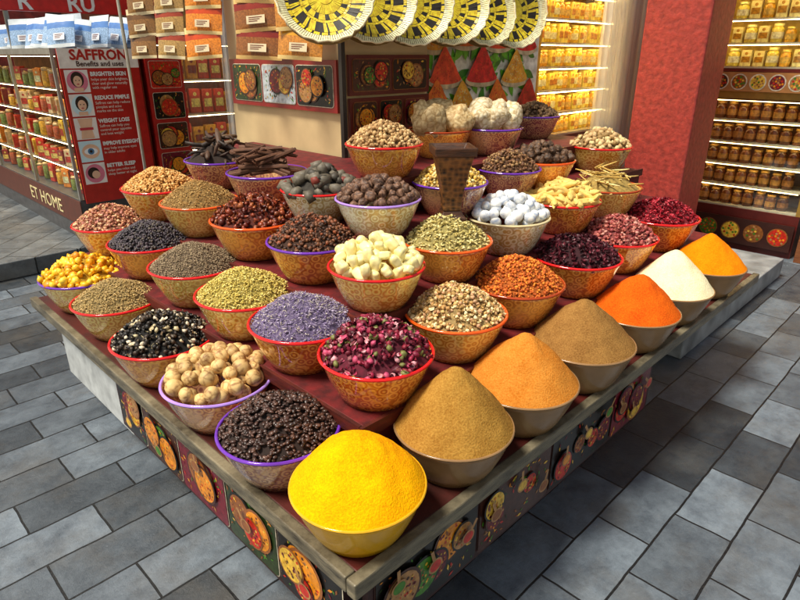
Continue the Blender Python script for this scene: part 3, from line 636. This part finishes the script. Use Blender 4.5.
# ------------------------------------------------------------------ product jars and shelves
def shelf_unit(name, v, u, face, w, d, z0, z1, shelves, label, back='#6a4a1c', frame='#8a6a2c', lamp=True, glass=True, base=None, lampc='#ffd890', ls=5):
    rt = root(name, v, u, 0, face, label, 'display cabinet'); fm = plain(frame, .35, metal=.3)
    MB().box(0, w, d-.02, d, z0, z1).build('back_panel', plain(back, .4, var=.3), rt)
    for x in (0, w-.03): MB().box(x, x+.03, 0, d-.021, z0, z1).build('side_frame', fm, rt)
    for z in shelves: MB().box(.031, w-.031, .012, d-.022, z-.012, z).build('shelf', plain('#cfc6a8', .2), rt)
    MB().box(0, w, -.002, d, z1+.001, z1+.05).build('top_rail', fm, rt)
    MB().box(0, w, -.004, d, base if base is not None else .0, z0-.001).build('base', plain('#5a1a14', .4), rt)
    if glass: m = MB(); m.rect(.032, w-.032, z0, z1, .005); m.build('glass_pane', GLASS, rt)
    if lamp:
        for z in list(shelves[1:])+[z1]: MB().box(.05, w-.05, .012, .018, z-.018, z-.013).build('light_strip', lamp_mat(lampc, ls), rt)
    return rt
def jar(r, h, c, lidc, band='#c89c50', name='spice_jar'):
    rt = empty(name, (0,0,0)); m = MB(); m.lathe([(r*.9,0),(r,.006),(r,h*.7),(r*.75,h*.8),(r*.72,h*.84)], 14); m.build('body', plain(c,.12,var=.5,nscale=70), rt, True)
    m = MB(); m.lathe([(r*.8,h*.84),(r*.84,h*.86),(r*.82,h),(0,h)], 14); m.build('lid', plain(lidc,.3,metal=.3), rt, True)
    m = MB(); m.lathe([(r*1.015,h*.2),(r*1.015,h*.55)], 14); m.f.pop(); m.m.pop(); m.build('label_band', plain(band,.4,var=.5,nscale=60), rt, True); return rt
def fill(protos, v, u, face, w, depth, zs, pitch, labels, cats, groups, skip=0, sd=0):
    n = int((w-.1)//pitch); used = set(); r = random.Random(sd)
    for ri, z in enumerate(zs):
        for i in range(skip, n):
            k = r.randrange(len(protos)); o = protos[k] if k not in used else dup(protos[k]); used.add(k)
            x = .05+pitch*(i+.5); s = random.uniform(.88,1.06); d_ = depth+random.uniform(-.01,.01)
            o.location = (P(v+x, u+d_, z+.001) if face == 'R' else P(v+d_, u-x, z+.001)); o.rotation_euler = (0,0,random.uniform(0,6.28) if cats[k] != 'box' else RZ[face]+random.uniform(-.1,.1)); o.scale = (1,1,s)
            tag(o, labels[k], cats[k], groups[k])
    for k, p in enumerate(protos):
        if k not in used:
            for c in list(p.children): bpy.data.objects.remove(c)
            bpy.data.objects.remove(p)
def pack(w, h, d, c, c2, name='tea_box'):
    rt = empty(name, (0,0,0)); MB().box(-w/2,w/2,-d/2,d/2,0,h).build('carton', plain(c,.35,var=.4,nscale=40), rt, bevel=.003)
    m = MB(); m.rect(-w*.4,w*.4,h*.25,h*.6,-d/2-.002); m.disc(0, h*.78, w*.16, -d/2-.002, 0, 12); m.build('front_label', plain(c2,.4,var=.6,nscale=50), rt); return rt
gz = [.93,1.07,1.21,1.35,1.49,1.63,1.77]
shelf_unit('gold_cabinet', 2.745, 1.45, 'R', .98, .3, .92, 1.9, gz, 'glowing glass cabinet of golden jars left of silver curtain', back='#f8cc48', frame='#e0b848', base=.135, ls=32)
fill([jar(.030,.118,'#f4b820','#fce47c','#f8e4a0','golden_jar'), jar(.028,.105,'#e09a18','#f4d060','#d8b050','golden_jar'), pack(.055,.11,.04,'#f0cc50','#b07018','golden_box')], 2.745, 1.45, 'R', .98, .09, gz, .066, ['pale labelled golden jar in the glowing cabinet beside the silver curtain','deep amber jar in the glowing cabinet beside the silver curtain','golden box in the glowing cabinet beside the silver curtain'], ['jar','jar','box'], ['golden jars in the glowing cabinet','amber jars in the glowing cabinet','golden boxes in the glowing cabinet'], sd=1)
rz = [.33,.49,.65,.81,.97]
shelf_unit('jar_cabinet', 4.5, 1.28, 'L', 1.04, .3, .32, 1.12, rz, 'glass cabinet of brown spice jars right of the red pillar', back='#6a4824', frame='#a8843c', ls=12)
fill([jar(.038,.125,'#5c3218','#b88c44','#9a662e'), jar(.036,.115,'#784620','#d0a450','#b8843c')], 4.5, 1.28, 'L', 1.04, .09, rz, .08, ['dark brown spice jar in cabinet right of red pillar','reddish brown spice jar in cabinet right of red pillar'], ['jar','jar'], ['dark brown jars right of the pillar','reddish brown jars right of the pillar'], 3, 2)
tz = [1.34,1.50,1.66,1.82]
shelf_unit('tin_cabinet', 4.5, 1.28, 'L', 1.04, .3, 1.33, 2.1, tz, 'upper glowing cabinet of golden tins above the picture band', back='#f0c444', frame='#d8b048', base=1.305, ls=24)
fill([jar(.04,.125,'#f0c850','#fcec9c','#f8e8b0','golden_tin'), jar(.034,.11,'#e0a028','#f4d870','#d8b050','golden_tin'), pack(.07,.12,.05,'#ecd48c','#a8781c','golden_box')], 4.5, 1.28, 'L', 1.04, .10, tz[:3], .085, ['pale gold tin above the picture band at right','amber gold tin above the picture band at right','pale gold box above the picture band at right'], ['tin','tin','box'], ['pale gold tins above the picture band','amber tins above the picture band','pale gold boxes above the picture band'], 3, 3)
sg = root('picture_band_sign', 4.47, 1.28, 1.172, 'L', 'narrow brown sign of dish pictures between the two right cabinets', 'sign')
MB().box(0, 1.04, -.01, .3, 0, .13).build('board', plain('#b07844', .35), sg)
m = MB()
for i in range(8):
    m.disc(.08+i*.125, .065, .056, -.012, 6, 20); m.disc(.08+i*.125, .065, .048, -.0135, (2,3,1,7,4,8,9,3)[i], 20)
    for j in range(16):
        a = j*2.4; r_ = .04*math.sqrt((j+.5)/16); m.disc(.08+i*.125+r_*math.cos(a), .065+r_*math.sin(a), .008, -.0145, (3,4,7,2,5,9)[(i+j*j) % 6], 6)
m.build('dish_prints', pics, sg)
sg = root('base_picture_panel', 4.48, 1.27, .05, 'L', 'dark base panel with dish prints below the brown jars', 'sign')
MB().box(0, 1.02, -.01, 0, 0, .2).build('board', plain('#3a1c16', .35), sg)
m = MB()
for i in range(6):
    m.disc(.1+i*.165, .1, .07, -.012, 7, 20); m.disc(.1+i*.165, .1, .062, -.0135, (3,2,5,4,7,2)[i], 20)
    for j in range(20):
        a = j*2.4; r_ = .054*math.sqrt((j+.5)/20); m.disc(.1+i*.165+r_*math.cos(a), .1+r_*math.sin(a), .009, -.0145, (3,4,7,2,5,9)[(i+j*j) % 6], 6)
m.build('dish_prints', pics, sg)
# far right wood framed cabinet
wf = root('wood_cabinet', 4.46, .2, 0, 'L', 'wood framed glass cabinet at the far right edge', 'display cabinet')
wdm = wood_mat('#5a2c16', '#945a30', 6)
for x in (0, .95): MB().box(x, x+.06, -.03, .03, 0, 2.1).build('post', wdm, wf, bevel=.004)
MB().box(.061, .949, .0, .3, 0, .5).build('base', plain('#6a1c16', .4), wf)
MB().box(.061, .949, .28, .3, .501, 2.1).build('back_panel', plain('#a85c24', .4), wf)
m = MB(); m.rect(.061, .949, .501, 2.09, .004); m.build('glass_pane', GLASS, wf)
for z in (.8,1.1,1.4): MB().box(.061,.949,.02,.279,z,z+.012).build('shelf', plain('#cfc6a8',.2), wf)
# pillar
pl = root('red_pillar', 3.62, .80, .132, 'R', 'square red painted pillar standing on the stone step at right', 'pillar')
rp = plain('#9c362e', .6, var=.3, nscale=28, bmp=.5)
MB().box(0,.40,0,.42,.0,3.2).build('shaft', rp, pl, bevel=.012)
MB().box(-.015,.415,-.015,.435,.0,.1).build('plinth', plain('#6e2a26', .6, var=.25), pl, bevel=.006)
# curtains
m = MB(); n = 70
vs = []; fs = []
for i in range(n+1):
    for z in (.15, 2.3): vs.append((i/n*.8, .03*math.sin(i*1.35)+.012*math.sin(i*3.1), z))
for i in range(n): fs.append((2*i,2*i+2,2*i+3,2*i+1))
cmat, cnt, cb = newmat('clear_plastic'); cb.inputs['Base Color'].default_value = (.85,.84,.78,1); cb.inputs['Roughness'].default_value = .15; cb.inputs['Alpha'].default_value = .5
cn_ = N(cnt, 'ShaderNodeTexNoise'); cn_.inputs['Scale'].default_value = 14; bump(cnt, cb, cn_.outputs['Fac'], .4, .02)
m.add(vs, fs); cu = m.build('plastic_curtain', cmat, None, True); cu.location = P(3.40,1.38,0); cu.rotation_euler = (0,0,RZ['R'])
tag(cu, 'shiny translucent plastic curtain hanging in folds beside the red pillar', 'curtain')
# ------------------------------------------------------------------ left glass cabinet
lc = root('glass_display_cabinet', .80, 7.2, .122, 'L', 'long glass cabinet of coloured packs on the raised pavement at left', 'display cabinet')
al = plain('#9c9c96', .35, metal=.5)
WL = 7.2-3.95
MB().box(0, WL, 0, .6, 0, .32).build('base', plain('#4a4a4c', .35, var=.3), lc)
MB().box(0, WL, -.006, -.001, .12, .31).build('base_band', plain('#5a2a1c', .4), lc)
text('ET HOME', .15, plain('#e8d8a0', .4), lc, WL-1.25, -.009, .16, sx=1.3)
MB().box(0, WL, 0, .6, 1.30, 1.34).build('top', al, lc)
for x in (0, 1.1, 2.2, WL-.02): MB().box(x, x+.02, 0, .02, .321, 1.299).build('post', al, lc)
for z in (.50, .69, .88, 1.07): MB().box(.0, WL-.03, .08, .58, z, z+.005).build('shelf', plain('#8c8474', .15), lc)
for z in (.49, .68, .87, 1.06, 1.286): MB().box(.05, WL-.05, .082, .086, z, z+.004).build('light_strip', lamp_mat('#ffdca0', 18), lc)
MB().box(0, WL-.03, .585, .6, .321, 1.299).build('back_panel', plain('#9a6438', .5, var=.4), lc)
m = MB(); m.rect(.021, WL-.021, .321, 1.299, .006); m.build('glass_pane', GLASS, lc)
MB().box(WL-.012, WL, .031, .584, .321, 1.299).build('side_panel', plain('#8a1c18', .4), lc)
def heapjar(r, h, c):
    rt = empty('tea_jar', (0,0,0)); m = MB(); m.lathe([(r*.95,0),(r,.01),(r,h*.72),(r*.8,h*.8)], 14); m.build('carton', plain(c,.15,var=.6,nscale=50), rt, True)
    m = MB(); m.lathe([(r*.84,h*.8),(r*.86,h*.95),(r*.5,h),(0,h)], 14); m.build('front_label', plain('#c8a878',.2), rt, True); return rt
pcs = [pack(.07,.15,.05,'#c43a28','#e8b860'), heapjar(.034,.13,'#d89a2c'), heapjar(.034,.13,'#76803a'), pack(.065,.14,.05,'#d8b888','#b0301f'), pack(.07,.13,.05,'#8a2a24','#e8b050'), pack(.065,.15,.05,'#e0842c','#f0d8a0'), heapjar(.034,.14,'#a8502c'), pack(.07,.15,.05,'#e4b43c','#a03418')]
cn = ('red and gold carton','golden jar','olive jar','pale carton','maroon carton','orange carton','rust coloured jar','yellow carton'); sh = ('lowest','second','third','fourth','top'); used = set(); r9 = random.Random(9)
for zi, z in enumerate((.444,.628,.818,1.008,1.198)):
    for i in range(26):
        ki = r9.randrange(8); o = pcs[ki] if ki not in used else dup(pcs[ki]); used.add(ki)
        o.location = P(.80+.115+.03*(i % 2), 4.02+.084*i+(0 if i < 16 else .03*(i-16)), z); o.rotation_euler = (0,0,RZ['L']+random.uniform(-.2,.7)); o.scale = (1,1,random.uniform(.7,1.08))
        tag(o, f'{cn[ki]} on the {sh[zi]} shelf of the long left glass cabinet', 'tea pack', f'{cn[ki]}s on the {sh[zi]} left cabinet shelf')
def silver():
    rt = packet(.19,.2,'#98b4d4','#dce4e8','#5a84c0',.016,'#f0f4f8'); rt.name = 'silver_pouch'; return rt
sp_ = silver(); k0 = True
for v0, u0 in [(.90+.12*c, 4.02+.16*r_) for r_ in range(2) for c in range(5)]+[(.9, 4.42+.2*i) for i in range(8)]+[(1.05, 4.45+.2*i) for i in range(8)]:
    o = sp_ if k0 else dup(sp_); k0 = False; o.name = 'silver_pouch'
    o.location = P(v0, u0, 1.466); o.rotation_euler = (math.radians(-18+random.uniform(-8,8)), random.uniform(-.12,.12), RZ['L']+.6+random.uniform(-.35,.35)); s = random.uniform(.9,1.15); o.scale = (s,s,s)
    tag(o, 'silver and pale blue pouch standing on the long glass cabinet', 'pouch', 'silver pouches on the glass cabinet')
sg = root('shop_sign', .75, 5.0, 1.465, 'R', 'red shop sign with white capital letters above the left cabinet', 'sign')
MB().box(-.1, 1.5, 0, .05, .27, .66).build('board', plain('#d02420', .35), sg, bevel=.004)
wh = plain('#f4f0e8', .4)
text('R', .17, wh, sg, .20, -.004, .285, bold=.004); text('RU', .17, wh, sg, .56, -.004, .285, bold=.004)
for x in (.1, .6): MB().box(x, x+.03, .01, .04, 0, .269).build('post', al, sg)
# saffron poster
po = root('saffron_poster', .83, 3.925, .42, 'R', 'tall red poster about saffron benefits with round pictures on the cabinet end', 'poster')
rd = plain('#b8241e', .3, var=.15); MB().box(0, .53, -.012, 0, 0, 1.04).build('board', rd, po)
MB().box(.0, .53, -.0145, -.0125, .915, 1.04).build('heading_band', plain('#f4e4d8', .4), po)
text('SAFFRON', .09, rd, po, .265, -.016, .970, align='CENTER', bold=.003); text('Benefits and uses', .046, plain('#3a1412',.4), po, .265, -.016, .928, align='CENTER', bold=.0008)
rows = [('BRIGHTEN SKIN',['helps your skin brighten,','clear and glow naturally','with regular use']),('REDUCE PIMPLE',['Saffron can help reduce','pimples and acne','marks on the skin']),('WEIGHT LOSS',['Saffron can help you','control your appetite','and lose weight']),('IMPROVE EYESIGHT',['may help improve eyes','in older adults']),('BETTER SLEEP',['helps you relax and','sleep better at night'])]
fc = [plain(c,.4,bmp=0,var=.08) for c in ('#f4e8e0','#e07a90','#2a1714','#ecbc9a','#d0eaf0','#4a7aa0','#c83444','#ffffff')]
for i, (hd, ls) in enumerate(rows):
    z = .76-.156*i
    text(hd, .037, wh, po, .185, -.014, z+.105, bold=.0014, sx=.92 if len(hd) < 15 else .84)
    for j, t in enumerate(ls): text(t, .026, plain('#f8e4d4',.4), po, .185, -.014, z+.074-.027*j, sx=.98)
    m = MB(); m.rect(.02,.17,z,z+.145,-.0135,0 if i != 3 else 4)
    cx, cz = .095, z+.072
    if i in (0, 1):
        m.disc(cx,cz,.068,-.0145,1 if i == 0 else 4,24); m.disc(cx,cz+.012,.042,-.0155,2,20,.05); m.disc(cx,cz,.028,-.0165,3,18,.036); m.rect(cx-.03,cx+.03,z+.006,z+.03,-.0160,3); m.disc(cx-.011,cz+.006,.004,-.0175,2,8); m.disc(cx+.011,cz+.006,.004,-.0175,2,8); m.disc(cx,cz-.018,.009,-.0175,6,10,.004)
    elif i == 2: m.poly([(.05,z+.005),(.06,z+.07),(.045,z+.14),(.145,z+.14),(.13,z+.07),(.14,z+.005)],-.0145,3); m.rect(.05,.14,z+.062,z+.08,-.0155,6)
    elif i == 3: m.disc(cx,cz,.06,-.0145,3,24,.05); m.disc(cx,cz,.045,-.0155,7,20,.024); m.disc(cx,cz,.022,-.0165,5,16); m.disc(cx,cz,.01,-.0175,2,12)
    else: m.disc(cx,cz,.066,-.0145,1,24); m.disc(cx-.01,cz+.005,.04,-.0155,2,20); m.disc(cx+.005,cz-.008,.028,-.0165,3,18)
    m.build('illustration', fc, po)
rc = shelf_unit('red_pack_cabinet', 1.42, 3.96, 'R', 1.5, .35, .45, 1.5, [.46,.72,.98,1.24], 'red framed cabinet of small packs between poster and kiosk', back='#7a3024', frame='#a8241c', base=.123, lampc='#ffe0b0', ls=14)
fill([pack(.09,.18,.05,'#b83a2a','#e8c870','spice_box'), pack(.09,.16,.05,'#c8922c','#7a1c18','spice_box')], 1.42, 3.96, 'R', 1.5, .12, [.461,.721,.981,1.241], .105, ['red spice box with golden label in the cabinet behind the left tiers','golden spice box with dark red label in the cabinet behind the left tiers'], ['box','box'], ['red spice boxes behind the left tiers','golden spice boxes behind the left tiers'], 0, 5)
pz = root('narrow_poster', 1.40, 3.90, .5, 'R', 'narrow dark red poster with food pictures right of saffron poster', 'poster')
MB().box(0, .28, -.01, 0, 0, .92).build('board', plain('#a8201c', .35), pz)
for i in range(4): picture(.24, .19, 400+i, (8,1,0,2)[i]).build('picture', pics, pz, loc=(.02,-.0105,.03+.22*i))
m = MB(); vs = []; fs = []
for i in range(41):
    for z in (.2, 2.2): vs.append((i/40*.42, .025*math.sin(i*1.5)+.01*math.sin(i*2.7), z))
for i in range(40): fs.append((2*i,2*i+2,2*i+3,2*i+1))
m.add(vs, fs); o = m.build('draped_curtain', cmat, None, True); o.location = P(1.86,3.6,.0); o.rotation_euler = (0,0,RZ['R'])
tag(o, 'clear draped plastic curtain between red cabinet and cream kiosk', 'curtain')
# background walls
for (v,u,face,w,lab,c) in ((-1,9.5,'R',16,'dark shop wall far behind the left cabinets','#3a2a24'),(7.5,5.0,'L',14,'dark shop wall far behind the red pillar','#4a3424')):
    w_ = root('shop_wall', v, u, .0, face, lab, 'wall'); MB().box(0, w, 0, .15, .125, 4).build('wall', plain(c,.7,var=.3,nscale=3), w_)
    for i in range(int(w/1.2)): MB().box(.1+i*1.2, 1.1+i*1.2, -.03, -.002, .6, 2.3).build('wall_panel', plain(('#8a4a2c','#a87c3c','#8a2c24')[i % 3],.5,var=.4,nscale=12), w_)
bw = root('rear_shop_wall', 2.0, 2.7, 0, 'R', 'brown shop wall behind the golden cabinet and curtain', 'wall')
MB().box(0, 4.2, 0, .12, .135, 3).build('wall', plain('#7a5630', .6, var=.3, nscale=4), bw)
# ------------------------------------------------------------------ camera and light
cd = bpy.data.cameras.new('Camera'); cam = bpy.data.objects.new('Camera', cd); COL.objects.link(cam)
cam.location = (0,0,H); cam.rotation_euler = (math.pi/2-PITCH, 0, 0); cd.sensor_width = 36; cd.lens = 36*F/800; cd.clip_end = 300; SC.camera = cam
w = bpy.data.worlds.new('World'); SC.world = w; w.use_nodes = True; nt = w.node_tree
sky = nt.nodes.new('ShaderNodeTexSky'); sky.sky_type = 'NISHITA'; sky.sun_disc = False; sky.sun_elevation = math.radians(60); sky.sun_rotation = math.radians(-105)
tint = nt.nodes.new('ShaderNodeMix'); tint.data_type = 'RGBA'; tint.blend_type = 'MULTIPLY'; tint.inputs[0].default_value = 1; tint.inputs[7].default_value = (1.55, 1.18, .82, 1)
nt.links.new(sky.outputs[0], tint.inputs[6]); nt.links.new(tint.outputs[2], nt.nodes['Background'].inputs[0]); nt.nodes['Background'].inputs[1].default_value = .15
sd = bpy.data.lights.new('Sun', 'SUN'); sd.energy = 5.0; sd.angle = math.radians(14); sd.color = (1,.95,.83)
so = bpy.data.objects.new('Sun', sd); COL.objects.link(so); so.rotation_euler = Vector((.40,.22,-.89)).to_track_quat('-Z','Y').to_euler()
SC.view_settings.view_transform = 'Standard'; SC.view_settings.look = 'None'; SC.view_settings.exposure = 0
